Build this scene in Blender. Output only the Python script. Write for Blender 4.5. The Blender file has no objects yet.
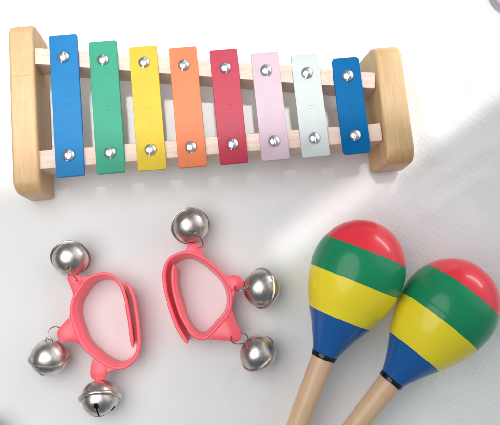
import bpy, bmesh, math, random
from mathutils import Vector, Matrix, noise
random.seed(4)
S = bpy.context.scene
C = bpy.data.collections.new('toys'); S.collection.children.link(C)
U = 0.01                                   # everything below is written in centimetres

# ---------------------------------------------------------------- camera
cam = bpy.data.cameras.new('camera'); cam_o = bpy.data.objects.new('camera', cam)
S.collection.objects.link(cam_o)
cam.sensor_width = 36; cam.lens = 43.2; cam.clip_start = 0.01; cam.clip_end = 50
R = Matrix(((0.99502, 0.09219, -0.03789), (-0.09679, 0.98443, -0.14673), (0.02378, 0.14967, 0.98845)))
M4 = R.to_4x4(); M4.translation = Vector((0.428, -6.113, 35.716)) * U
cam_o.matrix_world = M4
S.camera = cam_o

# ---------------------------------------------------------------- room light
W = bpy.data.worlds.new("World"); S.world = W; W.use_nodes = True
nt = W.node_tree; nt.nodes.clear()
wo = nt.nodes.new('ShaderNodeOutputWorld'); bg = nt.nodes.new('ShaderNodeBackground')
tc = nt.nodes.new('ShaderNodeTexCoord'); dt = nt.nodes.new('ShaderNodeVectorMath'); dt.operation = 'DOT_PRODUCT'
dt.inputs[1].default_value = Vector((0.86, 0.40, 0.32)).normalized()
rp = nt.nodes.new('ShaderNodeValToRGB'); mr = nt.nodes.new('ShaderNodeMapRange')
mr.inputs['From Min'].default_value = -1; mr.inputs['From Max'].default_value = 1
e = rp.color_ramp.elements
e[0].position = 0.0; e[0].color = (0.09, 0.11, 0.13, 1)
e[1].position = 1.0; e[1].color = (1.0, 1.0, 1.0, 1)
for p_, c_ in ((0.55, (0.145, 0.18, 0.21, 1)), (0.86, (0.20, 0.245, 0.275, 1)), (0.93, (0.95, 0.97, 1.0, 1))):
    m_ = rp.color_ramp.elements.new(p_); m_.color = c_
nt.links.new(tc.outputs['Generated'], dt.inputs[0]); nt.links.new(dt.outputs['Value'], mr.inputs['Value'])
nt.links.new(mr.outputs[0], rp.inputs[0]); nt.links.new(rp.outputs[0], bg.inputs[0])
bg.inputs[1].default_value = 1.0
nt.links.new(bg.outputs[0], wo.inputs[0])

def area(name, target, azim, elev, dist, sx, sy, power, col, spread=180, edge_dir=None):
    l = bpy.data.lights.new(name, 'AREA'); l.shape = 'ELLIPSE' if name == 'room_light' else 'RECTANGLE'
    l.size = sx; l.size_y = sy; l.energy = power; l.color = col; l.spread = math.radians(spread)
    o = bpy.data.objects.new(name, l); S.collection.objects.link(o)
    a, el = math.radians(azim), math.radians(elev)
    d = Vector((math.cos(a) * math.cos(el), math.sin(a) * math.cos(el), math.sin(el)))
    x = Vector((-math.sin(a), math.cos(a), 0))
    if edge_dir: x = Vector(edge_dir); x = (x - d * x.dot(d)).normalized()
    y = d.cross(x)
    m = Matrix((x, y, d)).transposed().to_4x4(); m.translation = Vector(target) * U + d * dist
    o.matrix_world = m
    return o
# First beam: near-parallel daylight from the window at the far right. Its lower edge falls on the cloth as the long
# diagonal edge at the right; the end block and the bars shade everything below them.
def beam(azim, elev, u, x0y0, end, hi, radiance, spread, dist=0.50):
    a, el = math.radians(azim), math.radians(elev)
    d = Vector((math.cos(a) * math.cos(el), math.sin(a) * math.cos(el), math.sin(el)))
    u = Vector(u).normalized(); ex = (u - d * u.dot(d)).normalized(); ey = d.cross(ex)
    f = lambda p: (Vector((*p, 0)).dot(ex), Vector((*p, 0)).dot(ey))
    (a0, lo), a1, h1 = f(x0y0), f(end)[0], f(hi)[1]
    l = bpy.data.lights.new('window_and_fill_beam', 'AREA'); l.shape = 'RECTANGLE'; l.size = (a1 - a0) * U; l.size_y = (h1 - lo) * U
    l.energy = radiance * l.size * l.size_y; l.color = (1.0, 0.99, 0.985); l.spread = math.radians(spread)
    o = bpy.data.objects.new('window_and_fill_beam', l); S.collection.objects.link(o)
    m = Matrix((ex, ey, d)).transposed().to_4x4(); m.translation = (ex * (a0 + a1) / 2 + ey * (lo + h1) / 2) * U + d * dist
    o.matrix_world = m
beam(52, 36, (14.87, 9.28, 0), (8.9, -0.60), (26, 10), (0, 22), 3.0, 2.6)
beam(88, 76, (14.87, 9.28, 0), (3.4, -4.03), (10.4, 0.34), (2.72, -2.93), 1.6, 3.0)  # added strip lamp, no window there: lights the band below the right block
beam(82, 77, (1, 0, 0), (-17, 2.5), (12.0, 2.5), (0, 17), 1.95, 5)  # added steep fill, not the window: brightens bars and the cloth between them

# the far window pane itself, low on the right
area('window_pane', (4, -3, 0), 36, 15, 0.9, 0.50, 0.08, 2.1, (0.93, 0.97, 1.0))
# broad soft room light
area('room_light', (-14, -1, 0), 170, 82, 0.37, 0.50, 0.44, 1.42, (1.0, 0.955, 0.945))

S.view_settings.view_transform = 'Standard'; S.view_settings.look = 'None'
S.view_settings.exposure = 0.11; S.view_settings.gamma = 1

# ---------------------------------------------------------------- helpers
def new_mat(name):
    m = bpy.data.materials.new(name); m.use_nodes = True
    n = m.node_tree; b = n.nodes['Principled BSDF']
    return m, n, b
def srgb(r, g, b):
    f = lambda c: (c / 255 / 12.92) if c / 255 <= 0.04045 else ((c / 255 + 0.055) / 1.055) ** 2.4
    return (f(r), f(g), f(b), 1)
def noise_node(n, scale, detail=3, rough=0.5, vec=None, mapscale=None, dist=0):
    t = n.nodes.new('ShaderNodeTexNoise'); t.inputs['Scale'].default_value = scale
    t.inputs['Detail'].default_value = detail; t.inputs['Roughness'].default_value = rough
    t.inputs['Distortion'].default_value = dist
    co = n.nodes.new('ShaderNodeTexCoord'); mp = n.nodes.new('ShaderNodeMapping')
    if mapscale: mp.inputs['Scale'].default_value = mapscale
    n.links.new(co.outputs['Object'], mp.inputs['Vector']); n.links.new(mp.outputs[0], t.inputs['Vector'])
    return t
def ramp(n, src, stops):
    r = n.nodes.new('ShaderNodeValToRGB'); el = r.color_ramp.elements
    el[0].position, el[0].color = stops[0]; el[1].position, el[1].color = stops[-1]
    for p, c in stops[1:-1]:
        q = el.new(p); q.color = c
    n.links.new(src, r.inputs[0]); return r
def bump(n, b, src, strength, dist=0.0005):
    bp = n.nodes.new('ShaderNodeBump'); bp.inputs['Strength'].default_value = strength
    bp.inputs['Distance'].default_value = dist
    n.links.new(src, bp.inputs['Height']); n.links.new(bp.outputs[0], b.inputs['Normal']); return bp
def mul(c, k): return (c[0] * k, c[1] * k, c[2] * k, 1)

def paint(name, col, rough=0.38, coat=0.0, spec=0.2, grain=0.06):
    m, n, b = new_mat(name)
    t = noise_node(n, 90, 4, 0.6)
    r = ramp(n, t.outputs[0], [(0.3, mul(col, 1 - grain)), (0.7, mul(col, 1 + grain * 0.6))])
    n.links.new(r.outputs[0], b.inputs['Base Color'])
    t2 = noise_node(n, 600, 2)
    rr = n.nodes.new('ShaderNodeMapRange'); rr.inputs['To Min'].default_value = rough * 0.8; rr.inputs['To Max'].default_value = rough * 1.25
    n.links.new(t.outputs[0], rr.inputs['Value']); n.links.new(rr.outputs[0], b.inputs['Roughness'])
    b.inputs['Specular IOR Level'].default_value = spec
    b.inputs['Coat Weight'].default_value = coat; b.inputs['Coat Roughness'].default_value = 0.12
    bump(n, b, t2.outputs[0], 0.03, 0.0001)
    return m
def wood(name, dark, light, mapscale, rough=0.5, knots=True, coat=0.15):
    m, n, b = new_mat(name)
    t = noise_node(n, 60, 4, 0.55, mapscale=mapscale, dist=0.6)
    t2 = noise_node(n, 420, 3, 0.6, mapscale=mapscale)
    mx = n.nodes.new('ShaderNodeMix'); mx.data_type = 'FLOAT'; mx.inputs[0].default_value = 0.28
    n.links.new(t.outputs[0], mx.inputs[2]); n.links.new(t2.outputs[0], mx.inputs[3])
    r = ramp(n, mx.outputs[0], [(0.36, dark), (0.5, tuple((a + c) / 2 for a, c in zip(dark, light))), (0.62, light)])
    n.links.new(r.outputs[0], b.inputs['Base Color'])
    b.inputs['Roughness'].default_value = rough
    b.inputs['Coat Weight'].default_value = coat; b.inputs['Coat Roughness'].default_value = 0.25
    bump(n, b, mx.outputs[0], 0.12, 0.0004)
    return m
def metal(name, c1, c2, rough, bumpy=0.0, sc=120):
    m, n, b = new_mat(name)
    b.inputs['Metallic'].default_value = 1
    t = noise_node(n, sc, 4, 0.6)
    r = ramp(n, t.outputs[0], [(0.35, c1), (0.65, c2)])
    n.links.new(r.outputs[0], b.inputs['Base Color'])
    rr = n.nodes.new('ShaderNodeMapRange'); rr.inputs['To Min'].default_value = rough * 0.6; rr.inputs['To Max'].default_value = rough * 1.5
    t3 = noise_node(n, sc * 2.5, 4, 0.65)
    n.links.new(t3.outputs[0], rr.inputs['Value']); n.links.new(rr.outputs[0], b.inputs['Roughness'])
    if bumpy:
        sc_ = noise_node(n, 700, 2, 0.7, mapscale=(1, 0.06, 0.4), dist=0.4)
        rs = n.nodes.new('ShaderNodeMath'); rs.operation = 'MULTIPLY_ADD'; rs.inputs[1].default_value = 0.16
        n.links.new(sc_.outputs[0], rs.inputs[0]); n.links.new(rr.outputs[0], rs.inputs[2]); n.links.new(rs.outputs[0], b.inputs['Roughness'])
        t2 = noise_node(n, sc * 1.3, 2, 0.5)
        bump(n, b, t2.outputs[0], bumpy, 0.0012)
    return m

MT = {
 'pine': wood('pale_pine', srgb(200, 160, 112), srgb(212, 174, 126), (9, 0.9, 6), 0.42),
 'pine2': wood('honey_pine', srgb(188, 154, 106), srgb(204, 170, 122), (9, 0.9, 6), 0.42),
 'rail': wood('beech_rail', srgb(212, 184, 164), srgb(228, 206, 190), (0.9, 9, 9), 0.55),
 'handle': paint('lacquered_birch', srgb(218, 182, 146), .3, .4, grain=.05),
 'blue': paint('blue_paint', srgb(4, 114, 170)), 'green': paint('green_paint', srgb(50, 150, 118)),
 'yellow': paint('yellow_paint', srgb(208, 178, 46)), 'orange': paint('orange_paint', srgb(216, 118, 74)),
 'red': paint('red_paint', srgb(176, 44, 68)), 'pink': paint('pink_paint', srgb(200, 176, 186)),
 'white': paint('white_paint', srgb(196, 203, 200)), 'dblue': paint('deep_blue_paint', srgb(0, 98, 154), spec=.06),
 'chrome': metal('screw_chrome', (0.86, 0.86, 0.88, 1), (0.92, 0.92, 0.93, 1), 0.26),
 'bell': metal('bell_nickel', srgb(182, 173, 166), srgb(220, 213, 207), 0.23, 0.35, 110),
 'wire': metal('wire_steel', srgb(150, 140, 128), srgb(190, 182, 172), 0.25),
}
def plastic():
    m, n, b = new_mat('coral_plastic')
    t = noise_node(n, 70, 3)
    r = ramp(n, t.outputs[0], [(0.3, srgb(255, 92, 108)), (0.7, srgb(255, 104, 118))])
    n.links.new(r.outputs[0], b.inputs['Base Color']); b.inputs['Roughness'].default_value = 0.36; b.inputs['Coat Weight'].default_value = 0.35; b.inputs['Coat Roughness'].default_value = 0.3
    b.inputs['Subsurface Weight'].default_value = 0.12; b.inputs['Subsurface Radius'].default_value = (1, 0.4, 0.35)
    b.inputs['Subsurface Scale'].default_value = 0.003
    bump(n, b, noise_node(n, 400, 2).outputs[0], 0.1, 0.0002)
    return m
MT['coral'] = plastic()
MT['lilac'] = paint('lilac_plastic', srgb(236, 206, 226), 0.4)

def cloth_mat():
    m, n, b = new_mat('white_cotton')
    co = n.nodes.new('ShaderNodeTexCoord')
    hs = []
    for ax, ph in (('X', 0.0), ('Y', 1.0)):
        w = n.nodes.new('ShaderNodeTexWave'); w.wave_type = 'BANDS'; w.bands_direction = ax
        w.inputs['Scale'].default_value = 430; w.inputs['Distortion'].default_value = 1.5
        w.inputs['Detail'].default_value = 2; w.inputs['Detail Scale'].default_value = 0.3
        n.links.new(co.outputs['Object'], w.inputs['Vector']); hs.append(w)
    ad = n.nodes.new('ShaderNodeMath'); ad.operation = 'ADD'
    n.links.new(hs[0].outputs['Fac'], ad.inputs[0]); n.links.new(hs[1].outputs['Fac'], ad.inputs[1])
    t = noise_node(n, 30, 5, 0.6)
    t2 = noise_node(n, 260, 3, 0.7, mapscale=(1, 0.25, 1))
    b1 = n.nodes.new('ShaderNodeBump'); b1.inputs['Strength'].default_value = 0.10; b1.inputs['Distance'].default_value = 0.0002
    b2 = n.nodes.new('ShaderNodeBump'); b2.inputs['Strength'].default_value = 0.5; b2.inputs['Distance'].default_value = 0.002
    b3 = n.nodes.new('ShaderNodeBump'); b3.inputs['Strength'].default_value = 0.25; b3.inputs['Distance'].default_value = 0.0005
    n.links.new(t.outputs[0], b2.inputs['Height']); n.links.new(b2.outputs[0], b3.inputs['Normal'])
    n.links.new(t2.outputs[0], b3.inputs['Height']); n.links.new(b3.outputs[0], b1.inputs['Normal'])
    n.links.new(ad.outputs[0], b1.inputs['Height']); n.links.new(b1.outputs[0], b.inputs['Normal'])
    tt = noise_node(n, 14, 3)
    r = ramp(n, tt.outputs[0], [(0.3, srgb(228, 229, 228)), (0.7, srgb(236, 236, 235))])
    n.links.new(r.outputs[0], b.inputs['Base Color'])
    b.inputs['Roughness'].default_value = 0.95; b.inputs['Specular IOR Level'].default_value = 0.05
    b.inputs['Sheen Weight'].default_value = 0.1; b.inputs['Sheen Roughness'].default_value = 0.8
    return m
MT['cloth'] = cloth_mat()

def link(name, bm, mat, parent=None, smooth=True, bevel=0, seg=3, angle=35):
    for v in bm.verts: v.co *= U
    bmesh.ops.recalc_face_normals(bm, faces=bm.faces)
    me = bpy.data.meshes.new(name); bm.to_mesh(me); bm.free()
    if smooth:
        for p in me.polygons: p.use_smooth = True
        me.set_sharp_from_angle(angle=math.radians(angle))
    o = bpy.data.objects.new(name, me)
    for mm in (mat if isinstance(mat, (list, tuple)) else [mat]): me.materials.append(mm)
    C.objects.link(o)
    if parent: o.parent = parent
    if bevel:
        b = o.modifiers.new('bevel', 'BEVEL'); b.width = bevel * U; b.segments = seg; b.limit_method = 'ANGLE'
        b.angle_limit = math.radians(40); b.harden_normals = True
    return o
def empty(name, label, cat, loc=(0, 0, 0), group=None):
    o = bpy.data.objects.new(name, None); C.objects.link(o); o.location = Vector(loc) * U
    o.empty_display_size = 0.02
    o['label'] = label; o['category'] = cat
    if group: o['group'] = group
    return o
def box(bm, x0, x1, y0, y1, z0, z1):
    vs = [bm.verts.new(p) for p in ((x0,y0,z0),(x1,y0,z0),(x1,y1,z0),(x0,y1,z0),(x0,y0,z1),(x1,y0,z1),(x1,y1,z1),(x0,y1,z1))]
    for f in ((0,3,2,1),(4,5,6,7),(0,1,5,4),(1,2,6,5),(2,3,7,6),(3,0,4,7)): bm.faces.new([vs[i] for i in f])
def tube(bm, pts, r, seg=12, closed=False):
    pts = [Vector(p) for p in pts]; n = len(pts); rings = []
    up = None
    for i, p in enumerate(pts):
        a = pts[(i - 1) % n] if closed or i else p; b = pts[(i + 1) % n] if closed or i < n - 1 else p
        t = (b - a).normalized()
        if up is None: up = t.orthogonal().normalized()
        up = (up - t * up.dot(t)).normalized(); s = t.cross(up)
        rings.append([bm.verts.new(p + up * r * math.cos(2*math.pi*k/seg) + s * r * math.sin(2*math.pi*k/seg)) for k in range(seg)])
    for i in range(n if closed else n - 1):
        A, B = rings[i], rings[(i + 1) % n]
        off = 0
        if closed and i == n - 1:
            off = min(range(seg), key=lambda q: (A[0].co - B[q].co).length)
        for k in range(seg):
            bm.faces.new((A[k], A[(k+1) % seg], B[(k+1+off) % seg], B[(k+off) % seg]))
    if not closed:
        bm.faces.new(rings[0][::-1]); bm.faces.new(rings[-1])
def spline(P, sub=8, closed=False):
    P = [Vector(p) for p in P]; n = len(P); out = []
    for i in range(n if closed else n - 1):
        g = (lambda k: P[k % n]) if closed else (lambda k: P[max(0, min(n - 1, k))])
        p0, p1, p2, p3 = g(i - 1), g(i), g(i + 1), g(i + 2)
        for k in range(sub):
            t = k / sub
            out.append(0.5 * ((2*p1) + (p2-p0)*t + (2*p0-5*p1+4*p2-p3)*t*t + (3*p1-p0-3*p2+p3)*t*t*t))
    if not closed: out.append(P[-1])
    return out
def frame(axis):                                       # matrix whose z is the given axis
    z = Vector(axis).normalized(); x = z.orthogonal().normalized(); y = z.cross(x)
    return Matrix((x, y, z)).transposed()

# ---------------------------------------------------------------- the cloth on the table
bm = bmesh.new(); N = 300; HX, HY = 70, 60
def fold(p, a, b, w, h):                                # a soft crease running from a to b
    ab = b - a; t = max(0, min(1, (p - a).dot(ab) / ab.length_squared)); d = (p - (a + ab * t)).length
    return 1.6 * h * math.exp(-(d / w) ** 2) * min(1, 6 * t, 6 * (1 - t))
creases = [(Vector((-14, 0.2)), Vector((9, -0.6)), 1.2, 0.06), (Vector((12.5, 13)), Vector((13.6, 1)), 0.9, 0.12), (Vector((3.2, 14)), Vector((4.2, 9.5)), 0.8, 0.08),
           (Vector((-6, 15)), Vector((-4.5, 9)), 0.8, 0.05), (Vector((11, -1)), Vector((18, 2.5)), 0.5, 0.05), (Vector((12, -2.2)), Vector((17, 0.5)), 0.35, 0.04),
           (Vector((-14, -12)), Vector((2, -13)), 1.5, 0.05), (Vector((15.5, 14)), Vector((16.8, 5)), 0.7, 0.10)]
vs = {}
def gx(u, H): return H * (0.30 * u + 0.70 * u ** 3)
for i in range(N + 1):
    for j in range(N + 1):
        x = gx(2 * i / N - 1, HX); y = gx(2 * j / N - 1, HY)
        p = Vector((x, y))
        z = 0.07 * noise.noise(Vector((x * .16, y * .10, 0))) + 0.02 * noise.noise(Vector((x * .6, y * .45, 3))) + 0.008 * noise.noise(Vector((x * 1.9, y * 1.5, 7)))
        for c in creases: z += fold(p, *c)
        vs[i, j] = bm.verts.new((x, y, z - 0.1))
for i in range(N):
    for j in range(N): bm.faces.new((vs[i, j], vs[i+1, j], vs[i+1, j+1], vs[i, j+1]))
cl = link('tablecloth', bm, MT['cloth'], angle=180); cl['kind'] = 'structure'

# ---------------------------------------------------------------- xylophone
xy = empty('xylophone', 'wooden toy xylophone with eight coloured metal bars between two end blocks', 'xylophone')
ZT = 2.9
def block(xi0, xi1, xo0, xo1, xb, y0, y1, label, side):
    # xi0/xi1 inner top edge x at the near and far end, xo0/xo1 outer edge, xb inner x on the table
    bm = bmesh.new(); zt = 3.0; pts = []
    def arc(cy, cz, r, a0, a1, k=8):
        return [(cy + r * math.cos(math.radians(a0 + (a1-a0)*i/k)), cz + r * math.sin(math.radians(a0 + (a1-a0)*i/k))) for i in range(k + 1)]
    pts += arc(y0 + .25, .25, .25, 270, 180, 4); pts += arc(y0 + .85, zt - .85, .85, 180, 90)
    pts += arc(y1 - .85, zt - .85, .85, 90, 0); pts += arc(y1 - .25, .25, .25, 0, -90, 4)
    A, B = [], []
    for y, z in pts:
        t = (y - y0) / (y1 - y0); zi = z / zt
        xi = (xi0 + (xi1 - xi0) * t) * zi + (xb + (xi1 - xi0) * t) * (1 - zi)
        xo = xo0 + (xo1 - xo0) * t
        A.append(bm.verts.new((xi, y, z))); B.append(bm.verts.new((xo, y, z)))
    n = len(pts)
    bm.faces.new(A); bm.faces.new(B[::-1])
    for i in range(n): bm.faces.new((A[i], A[(i+1) % n], B[(i+1) % n], B[i]))
    o = link('end_block', bm, MT['pine' if side < 0 else 'pine2'], xy, bevel=.16, seg=4); o['label'] = label
    return o
block(-9.76, -9.73, -11.20, -11.10, -9.80, 1.05, 11.0, 'longer pale pine end block on the left', -1)
block(9.73, 9.79, 11.30, 11.31, 9.30, 0.85, 7.9, 'shorter pale pine end block on the right', 1)
bm = bmesh.new()                                        # a fine dark grain check across the long block
tube(bm, [(-11.02 + .1 * k, 7.72 + .012 * math.sin(k * 1.7), 2.997) for k in range(11)], .010, 6)
gm = link('grain_check', bm, paint('grain_dark', srgb(168, 128, 86), .6), xy)
def rail(pa, pb, w, z0, z1):
    bm = bmesh.new()
    a, b = Vector((*pa, 0)), Vector((*pb, 0)); d = (b - a).normalized(); nrm = Vector((-d.y, d.x, 0)) * w / 2
    vs = [bm.verts.new(q) for q in [a - nrm + Vector((0,0,z0)), b - nrm + Vector((0,0,z0)), b + nrm + Vector((0,0,z0)), a + nrm + Vector((0,0,z0)),
                                    a - nrm + Vector((0,0,z1)), b - nrm + Vector((0,0,z1)), b + nrm + Vector((0,0,z1)), a + nrm + Vector((0,0,z1))]]
    for f in ((0,3,2,1),(4,5,6,7),(0,1,5,4),(1,2,6,5),(2,3,7,6),(3,0,4,7)): bm.faces.new([vs[i] for i in f])
    return link('rail', bm, MT['rail'], xy, bevel=.05, seg=2)
ru = lambda x: 7.83 - 0.165 * (x + 2.6)
rl = lambda x: 2.80 - 0.006 * x
rail((-9.85, ru(-9.85)), (9.65, ru(9.65)), .98, .95, 2.68)
rail((-9.85, rl(-9.85)), (9.65, rl(9.65)), 1.04, .95, 2.68)

def screw_mesh():
    bm = bmesh.new(); r = .34; h = .20
    xs = [-r + (r - .05) * (1 - math.cos(math.pi / 2 * k / 7)) for k in range(8)]
    def dome(x, y):
        q = max(0, 1 - (x*x + y*y) / (r*r)); return h * q ** 0.5 + 0.03
    def strip(xs, depth):
        rows = []
        for x in xs:
            ym = math.sqrt(max(1e-6, r*r - x*x)); rows.append([bm.verts.new((x, ym * math.sin(math.pi/2 * (2*k/14-1)), max(.0, dome(x, ym * math.sin(math.pi/2*(2*k/14-1))) - depth))) for k in range(15)])
        for a, b in zip(rows, rows[1:]):
            for k in range(14): bm.faces.new((a[k], b[k], b[k+1], a[k+1]))
        return rows
    L = strip(xs, 0); Rr = strip([-x for x in xs[::-1]], 0); Mi = strip([-.05, .05], .11)
    for a, b in ((L[-1], Mi[0]), (Mi[1], Rr[0])):
        for k in range(14): bm.faces.new((a[k], b[k], b[k+1], a[k+1]))
    # rim below the dome
    seg = 32
    A = [bm.verts.new((r * 1.02 * math.cos(2*math.pi*k/seg), r * 1.02 * math.sin(2*math.pi*k/seg), .05)) for k in range(seg)]
    B = [bm.verts.new((r * 1.02 * math.cos(2*math.pi*k/seg), r * 1.02 * math.sin(2*math.pi*k/seg), -.01)) for k in range(seg)]
    for k in range(seg): bm.faces.new((A[k], A[(k+1) % seg], B[(k+1) % seg], B[k]))
    return bm
screw0 = None
def letter(ch, x, y, mat, parent):
    cu = bpy.data.curves.new('t', 'FONT'); cu.body = ch; cu.size = .62 * U; cu.extrude = .02 * U; cu.align_x = 'CENTER'; cu.align_y = 'CENTER'
    t = bpy.data.objects.new('t', cu); C.objects.link(t)
    bpy.context.view_layer.update()
    me = bpy.data.meshes.new_from_object(t.evaluated_get(bpy.context.evaluated_depsgraph_get()))
    bpy.data.objects.remove(t)
    me.materials.clear(); me.materials.append(mat)
    o = bpy.data.objects.new('note_letter', me); C.objects.link(o); o.parent = parent
    o.location = Vector((x, y, ZT + .004)) * U; o.rotation_euler = (0, 0, math.radians(-90))
cols = [('blue', 'bright blue bar, longest of the eight'), ('green', 'green bar'), ('yellow', 'yellow bar'), ('orange', 'orange bar'),
        ('red', 'crimson red bar'), ('pink', 'pale pink bar'), ('white', 'off-white bar with a faint green tint'), ('dblue', 'blue bar, shortest of the eight')]
TOPS = [(-8.79, 10.1, 9.99), (-6.56, 9.51, 9.44), (-4.29, 8.97, 8.92), (-2.05, 8.70, 8.69), (.27, 8.37, 8.35), (2.61, 7.99, 7.97), (4.95, 7.66, 7.64), (7.22, 7.28, 7.26)]
CX = [-8.04, -5.80, -3.52, -1.25, 1.07, 3.42, 5.71, 8.05]
for i, (cn, lab) in enumerate(cols):
    t = i / 7; x = CX[i]; w = 1.586 / 2
    yt = (TOPS[i][1] + TOPS[i][2]) / 2; yb = 1.697 + (1.551 - 1.697) * t
    bm = bmesh.new()
    rc = .12 if i < 7 else .22
    out = []
    for cx, cy, a0 in ((w - rc, yt - rc, 0), (-w + rc, yt - rc, 90), (-w + rc, yb + rc, 180), (w - rc, yb + rc, 270)):
        out += [(x + cx + rc * math.cos(math.radians(a0 + 15 * k)), cy + rc * math.sin(math.radians(a0 + 15 * k))) for k in range(7)]
    top = [bm.verts.new((*p, ZT)) for p in out]; bot = [bm.verts.new((*p, ZT - .215)) for p in out]
    bm.faces.new(top); bm.faces.new(bot[::-1])
    for k in range(len(out)): bm.faces.new((top[k], bot[k], bot[(k+1) % len(out)], top[(k+1) % len(out)]))
    b = link('tone_bar', bm, MT[cn], xy, bevel=.035, seg=2); b['label'] = lab
    ys1 = 8.693 + (6.149 - 8.693) * t; ys2 = 2.895 + (2.595 - 2.895) * t
    for q, yy in enumerate((ys1, ys2)):
        if screw0 is None:
            s = screw0 = link('screw', screw_mesh(), MT['chrome'], b, angle=50)
        else:
            s = screw0.copy(); C.objects.link(s); s.parent = b
        s.location = Vector((x + random.uniform(-.03, .03), yy, ZT)) * U
        s.rotation_euler = (0, 0, math.radians(random.uniform(-28, 12)))
    letter('CDEFGABC'[i], x + .02, (yt + yb) / 2 - .08, MT[cn], b)

# ---------------------------------------------------------------- maracas
def maraca(centre, far, bands, label, ridge=None):
    # centre: middle of the head's widest ring; far: a point further down the handle's axis
    c = Vector(centre); ax = (Vector(far) - c).normalized()
    root = empty('maraca', label, 'maraca', (c.x, c.y, 0), 'pair of striped maracas')
    Fm = frame(-ax)                                       # local +z points to the crown
    s0 = 2.75
    prof = [(0, 0), (.03, .38), (.14, .82), (.34, 1.24), (.66, 1.66), (1.10, 2.04), (1.60, 2.32), (2.15, 2.51), (2.75, 2.58), (3.35, 2.55),
            (3.95, 2.44), (4.55, 2.26), (5.10, 2.03), (5.60, 1.79), (6.10, 1.50), (6.60, 1.22), (7.05, .99), (7.45, .81), (7.75, .70)]
    fine = spline([Vector((a, b, 0)) for a, b in prof], 8)
    fine = [(v.x, max(0, v.y)) for v in fine]
    def rad(s):
        for (a, ra), (b_, rb) in zip(fine, fine[1:]):
            if a <= s <= b_: return ra + (rb - ra) * (s - a) / max(1e-6, b_ - a)
        return fine[-1][1]
    def lathe(name, ss, mat, parent=root, rf=rad, grow=0, wob=0, cap=False):
        bm = bmesh.new(); seg = 96; prev = None; first = None
        for s in ss:
            r = rf(s) + grow
            ring = []
            for k in range(seg):
                a = 2 * math.pi * k / seg
                sw = s + wob * math.sin(a * 2 + 1.3) * .6 + wob * math.sin(a * 5)
                ring.append(bm.verts.new(Fm @ Vector((r * math.cos(a), r * math.sin(a), s0 - (s if (s in (ss[0], ss[-1]) and not wob) else s))) + Vector((0, 0, c.z))))
            if prev:
                for k in range(seg): bm.faces.new((prev[k], prev[(k+1) % seg], ring[(k+1) % seg], ring[k]))
            prev = ring
            if first is None: first = ring
        if cap: bm.faces.new(prev)
        bmesh.ops.remove_doubles(bm, verts=bm.verts, dist=1e-4)
        return link(name, bm, mat, parent, angle=60)
    def rng(a, b, n): return [a + (b - a) * i / n for i in range(n + 1)]
    e1, e2, e3 = bands
    # the shell is one painted gourd: a base shell with paint bands as materials
    bm = bmesh.new(); seg = 128
    edges = sorted(set([round(v, 4) for v in (
        [fine[k][0] for k in range(len(fine)) if all(abs(fine[k][0] - e_) > .03 for e_ in bands)] + list(bands) + [7.75] + ([ridge - .04, ridge, ridge + .04] if ridge else []))]))
    prev = None; sp = None
    for s in edges:
        r = rad(s) + (.022 if ridge and abs(s - ridge) < .012 else 0)
        ring = [bm.verts.new(Fm @ Vector((r * math.cos(2*math.pi*k/seg), r * math.sin(2*math.pi*k/seg), s0 - s)) + Vector((0, 0, c.z))) for k in range(seg)]
        if prev:
            mid = (s + sp) / 2; mi = 0 if mid < e1 else 1 if mid < e2 else 2 if mid < e3 else 3
            for k in range(seg):
                f = bm.faces.new((prev[k], prev[(k+1) % seg], ring[(k+1) % seg], ring[k])); f.material_index = mi
        prev = ring; sp = s
    bmesh.ops.remove_doubles(bm, verts=bm.verts, dist=1e-4)
    link('head', bm, [MV['red'], MV['green'], MV['yellow'], MV['blue']], root, angle=80)
    col_r = lambda s: .715 - .02 * (s - 7.7) / .3
    lathe('collar', [7.68, 7.70, 7.74, 7.90, 7.98, 8.0], MV['black'], rf=lambda s: {7.68: .66, 7.70: .70, 7.74: .725, 7.90: .72, 7.98: .70, 8.0: .60}[s], cap=True)
    hr = lambda s: .655 - .10 * min(1, (s - 7.9) / 4.5) if s < 17 else .555 + .12 * math.sin((s - 17) / 3 * math.pi / 2)
    ss = rng(7.9, 20.0, 40)
    hp = [(s, hr(s)) for s in ss] + [(20.15, .62), (20.27, .48), (20.33, .25), (20.35, 0.0)]
    hd = {round(a, 5): b for a, b in hp}
    lathe('handle', [a for a, b in hp], MT['handle'], rf=lambda s: hd[round(s, 5)])
    return root
MV = {'red': paint('gloss_red', srgb(234, 54, 68), .27, .28, grain=.03), 'green': paint('gloss_green', srgb(28, 138, 92), .27, .28, grain=.03),
      'yellow': paint('gloss_yellow', srgb(242, 222, 50), .27, .28, grain=.03), 'blue': paint('gloss_blue', srgb(32, 94, 162), .27, .28, grain=.03),
      'black': paint('gloss_black', srgb(22, 24, 32), .15, .5)}
maraca((7.34, -4.90, 2.60), (3.16, -12.99, 1.6), (1.72, 3.45, 5.58), 'striped wooden maraca on the left of the pair, its whole round top in view')
maraca((12.08, -7.45, 2.60), (6.35, -13.27, 1.8), (1.65, 3.75, 5.85), 'striped wooden maraca lying at the lower right, tucked beside the other one', 3.42)

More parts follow.
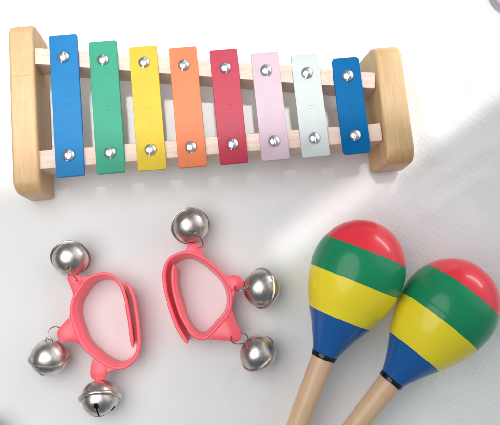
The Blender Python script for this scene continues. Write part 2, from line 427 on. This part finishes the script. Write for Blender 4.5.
# ---------------------------------------------------------------- jingle bracelets
def bell_mesh(axis, spin=0.0, slot=True):
    bm = bmesh.new(); Fm = frame(axis) @ Matrix.Rotation(spin, 3, 'Z')
    nt_, npz = 72, 240
    def rr(th):                                           # polar angle from the loop, degrees
        return 1.04 if th < 90 else 1.02
    rows = []
    ths = [180 * k / nt_ for k in range(nt_ + 1)]
    for th in ths:
        t = math.radians(th); r = rr(th)
        n = npz
        rows.append([bm.verts.new(Vector((r * math.sin(t) * math.cos(2*math.pi*k/n), r * math.sin(t) * math.sin(2*math.pi*k/n), r * math.cos(t) * .97))) for k in range(n)])
    for i in range(nt_):
        tm = (ths[i] + ths[i+1]) / 2
        for k in range(npz):
            if slot and tm > 100:
                p = sum((v.co for v in (rows[i][k], rows[i][(k+1) % npz], rows[i+1][(k+1) % npz], rows[i+1][k])), Vector()) / 4
                if p.z < 0:
                    w = .045
                    if (abs(p.y) < w and abs(p.x) < .74): continue
                    if (abs(p.x) < w and abs(p.y) < .74): continue
                    if any(((p.x - a) ** 2 + (p.y - b) ** 2) < .017 for a, b in ((.74, 0), (-.74, 0), (0, .74), (0, -.74))): continue
            bm.faces.new((rows[i][k], rows[i][(k+1) % npz], rows[i+1][(k+1) % npz], rows[i+1][k]))
    # inner dark shell closes the view through the slots
    # rolled seam where the halves meet
    fl = [(1.00, .06), (1.10, .055), (1.135, .03), (1.14, 0), (1.135, -.03), (1.10, -.055), (1.00, -.06)]
    pr = None
    for r, z in fl:
        ring = [bm.verts.new((r * math.cos(2*math.pi*k/96), r * math.sin(2*math.pi*k/96), z)) for k in range(96)]
        if pr:
            for k in range(96): bm.faces.new((pr[k], pr[(k+1) % 96], ring[(k+1) % 96], ring[k]))
        pr = ring
    bmesh.ops.remove_doubles(bm, verts=bm.verts, dist=1e-4)
    for v in bm.verts: v.co = Fm @ v.co
    return bm
def ring_pts(c, nrm, r, n=28):
    Fm = frame(nrm)
    return [Vector(c) + Fm @ Vector((r * math.cos(2*math.pi*k/n), r * math.sin(2*math.pi*k/n), 0)) for k in range(n)]
def make_bell(parent, c, axis, spin, apex):
    c = Vector(c); ax = Vector(axis).normalized()
    bm = bell_mesh(axis, spin)
    b = link('bell', bm, MT['bell'], parent, angle=40)
    b.location = c * U
    so = b.modifiers.new('shell', 'SOLIDIFY'); so.thickness = .05 * U; so.offset = -1
    # wire eye on the pole
    tip = ax * 1.06
    side = ax.cross(Vector((0, 0, 1)));
    side = side.normalized() if side.length > .1 else Vector((1, 0, 0))
    bm = bmesh.new(); pts = []
    for k in range(17):
        a = math.pi * (k / 16 * 1.3 - .15)
        pts.append(tip * .98 + side * .17 * math.cos(a) + ax * .24 * math.sin(a))
    tube(bm, pts, .04, 10)
    link('eye', bm, MT['wire'], b)
    if apex is not None:
        eye = c + ax * 1.24; ap = Vector(apex)
        d = (eye - ap); gap = d.length; d.normalize(); rad = max(.40, gap / 2 + .04)
        mid = (eye + ap) / 2
        nrm = Vector((0, 0, 1)) + side * .55; nrm = (nrm - d * nrm.dot(d)).normalized()
        mid += d.cross(nrm) * math.sqrt(max(0, (rad - .02) ** 2 - gap * gap / 4)) * .35
        bm = bmesh.new(); tube(bm, ring_pts(mid, nrm, rad, 36), .035, 10, True)
        link('wire_ring', bm, MT['wire'], parent)
    return b
def band(parent, pts, zc=1.4, thick=.215, fold_=None):
    P = spline([Vector((x, y, 0)) for x, y in pts], 8)
    bm = bmesh.new(); n = len(P); prev = None
    zs = [(0.06, .5), (.02, .35), (0.0, 0)]
    sec = [(-.5, .07), (-.36, 0.0), (.36, 0.0), (.5, .07), (.5, .93), (.40, .975), (.2, 1.0), (-.2, 1.0), (-.40, .975), (-.5, .93)]
    mid = sum(P, Vector()) / n
    for i, p in enumerate(P):
        a = P[max(0, i - 1)]; b = P[min(n - 1, i + 1)]; t = (b - a).normalized(); nn = Vector((-t.y, t.x, 0))
        k = min(1, min(i, n - 1 - i) / 4 + .35); hh = zc
        inw = (mid - p).normalized() * .21
        ring = [bm.verts.new(p + nn * s * thick * k + inw * (1 - z) + Vector((0, 0, .02 + hh * z))) for s, z in sec]
        if prev:
            for q in range(len(sec)): bm.faces.new((prev[q], prev[(q+1) % len(sec)], ring[(q+1) % len(sec)], ring[q]))
        else: bm.faces.new(ring)
        prev = ring
    bm.faces.new(prev[::-1])
    return link('strap', bm, MT['coral'], parent, angle=50)
def tab(parent, outer, inner, z0=1.02, z1=1.38):
    out = spline([Vector((*p, 0)) for p in outer], 6) + [Vector((*p, 0)) for p in inner]
    cx = sum(out, Vector()) / len(out); bm = bmesh.new(); rings = []
    for z, k in ((z0, .955), (z0 + .05, 1.0), (z1 - .05, 1.0), (z1 - .015, .985), (z1, .955)):
        rings.append([bm.verts.new((cx.x + (p.x - cx.x) * k, cx.y + (p.y - cx.y) * k, z)) for p in out])
    n = len(out)
    bm.faces.new(rings[0][::-1]); bm.faces.new(rings[-1])
    for A, B_ in zip(rings, rings[1:]):
        for i in range(n): bm.faces.new((A[i], A[(i+1) % n], B_[(i+1) % n], B_[i]))
    return link('tab', bm, MT['coral'], parent, angle=60)

BR1 = [(-5.69,-4.32),(-5.43,-4.68),(-5.23,-5.43),(-5.13,-6.78),(-5.16,-7.87),(-5.37,-8.50),(-5.83,-8.92),(-6.45,-9.02),(-7.05,-8.74),(-7.61,-8.29),(-8.24,-7.62),(-8.56,-6.82),(-8.74,-6.09),(-8.77,-5.55),(-8.58,-4.88),(-8.02,-4.12),(-7.55,-3.82),(-7.06,-3.72),(-6.61,-3.78),(-6.24,-4.02),(-5.94,-4.46),(-5.74,-5.12),(-5.58,-6.40),(-5.50,-8.0)]
BR2 = [(-2.46,-8.08),(-2.77,-7.51),(-3.03,-6.90),(-3.40,-5.44),(-3.50,-4.14),(-3.22,-3.40),(-2.60,-3.02),(-1.92,-2.98),(-1.29,-3.32),(-.73,-3.77),(-.34,-4.21),(-.01,-4.70),(.17,-5.22),(.23,-5.74),(.12,-6.34),(-.18,-6.82),(-.61,-7.22),(-1.04,-7.62),(-1.5,-7.86),(-1.95,-7.73),(-2.28,-7.37),(-2.70,-6.49),(-2.97,-5.20),(-2.98,-4.2),(-2.86,-3.6)]
br1 = empty('bell_bracelet', 'coral plastic bell bracelet further from the maracas, one bell directly below it', 'bell bracelet', (-7, -6.4, 0), 'pair of coral bell bracelets')
br2 = empty('bell_bracelet', 'coral plastic bell bracelet nearer the maracas, with two bells on its right', 'bell bracelet', (-1.4, -5.5, 0), 'pair of coral bell bracelets')
L1 = Vector((7, 6.4)); L2 = Vector((1.4, 5.5))
def off(pts, o): return [(x + o.x, y + o.y) for x, y in pts]
band(br1, off(BR1, L1)); band(br2, off(BR2, L2))
def T(root, o, outer, inner): tab(root, outer, off(inner, o))
T(br1, L1, [(-0.141, 2.623), (-0.651, 2.587), (-1.044, 2.625), (-1.319, 2.764), (-1.711, 2.802), (-1.918, 2.624), (-1.799, 2.216), (-1.655, 1.751), (-1.65, 1.302)],
  [(-8.56,-4.93),(-8.02,-4.14),(-7.55,-3.84)])
T(br1, L1, [(-1.794, 0.701), (-2.009, 0.333), (-2.243, 0.106), (-2.533, -0.115), (-2.659, -0.433), (-2.538, -0.775), (-2.24, -0.915), (-1.906, -0.893), (-1.473, -1.1)],
  [(-8.30,-7.45),(-8.53,-6.82),(-8.70,-6.09)])
T(br1, L1, [(-0.70, -1.86), (-0.85, -2.30), (-0.929, -2.735), (-0.862, -3.012), (-0.542, -3.179), (-0.152, -3.11), (-0.025, -2.853), (0.204, -2.713), (0.589, -2.66)],
  [(-6.50,-8.98),(-7.03,-8.73),(-7.59,-8.30)])
T(br2, L2, [(-1.139, 2.426), (-0.841, 2.57), (-0.649, 2.812), (-0.493, 2.97), (-0.119, 2.975), (0.154, 2.793), (0.213, 2.47), (0.292, 2.059), (0.687, 1.648)],
  [(-1.31,-3.34),(-1.92,-2.96)])
T(br2, L2, [(1.106, 1.207), (1.488, 0.999), (1.831, 0.995), (2.167, 0.905), (2.367, 0.601), (2.309, 0.294), (1.976, 0.099), (1.783, -0.137), (1.685, -0.579)],
  [(.20,-5.74),(.15,-5.22),(-.02,-4.72),(-.32,-4.26)])
T(br2, L2, [(1.603, -0.853), (1.679, -1.253), (1.783, -1.654), (1.966, -2.118), (1.952, -2.56), (1.649, -2.78), (1.266, -2.659), (0.766, -2.582), (0.099, -2.42)],
  [(-1.04,-7.62),(-.61,-7.22),(-.20,-6.82),(.10,-6.36)])
def B(root, o, c, axis, spin, apex):
    make_bell(root, (c[0] + o.x, c[1] + o.y, 1.13), axis, spin, (apex[0] + o.x, apex[1] + o.y, 1.26))
B(br1, L1, (-8.72,-2.64), (.05,-.60,.80), .3, (-8.62,-3.80))
B(br1, L1, (-10.19,-8.10), (.15,.90,.42), .5, (-9.40,-6.76))
B(br1, L1, (-7.52,-10.55), (.0,.90,-.40), .80, (-7.54,-9.30))
B(br2, L2, (-1.75,-1.44), (.20,-.45,.86), .2, (-1.66,-2.55))
B(br2, L2, (2.01,-5.40), (-.78,.05,.62), .7, (.78,-5.02))
B(br2, L2, (1.43,-9.02), (-.55,.62,.56), .4, (.24,-7.84))

# ---------------------------------------------------------------- things cut by the frame
stray = empty('sleigh_bell', 'dull round metal bell at the bottom left corner, almost out of frame', 'bell', (-13.93, -11.95, 0))
make_bell(stray, (0, 0, 1.13), (-.5, -.3, .8), .2, None)

bm = bmesh.new()
seg = 64; prev = None
for r, z in [(0, 0.0), (1.0, 0.0), (1.22, .08), (1.30, .25), (1.30, .55), (1.24, .75), (1.05, .92), (.75, 1.02), (.35, 1.07), (0, 1.08)]:
    ring = [bm.verts.new((r * math.cos(2*math.pi*k/seg), r * math.sin(2*math.pi*k/seg), z)) for k in range(seg)]
    if prev:
        for k in range(seg): bm.faces.new((prev[k], prev[(k+1) % seg], ring[(k+1) % seg], ring[k]))
    prev = ring
bmesh.ops.remove_doubles(bm, verts=bm.verts, dist=1e-4)
cs = link('plastic_disc', bm, MT['lilac'], angle=60)
cs.location = Vector((19.95, 11.95, 0)) * U
cs.scale = (1, 1, .25)
cs['label'] = 'sliver of a pinkish purple toy at the top right corner'; cs['category'] = 'toy'
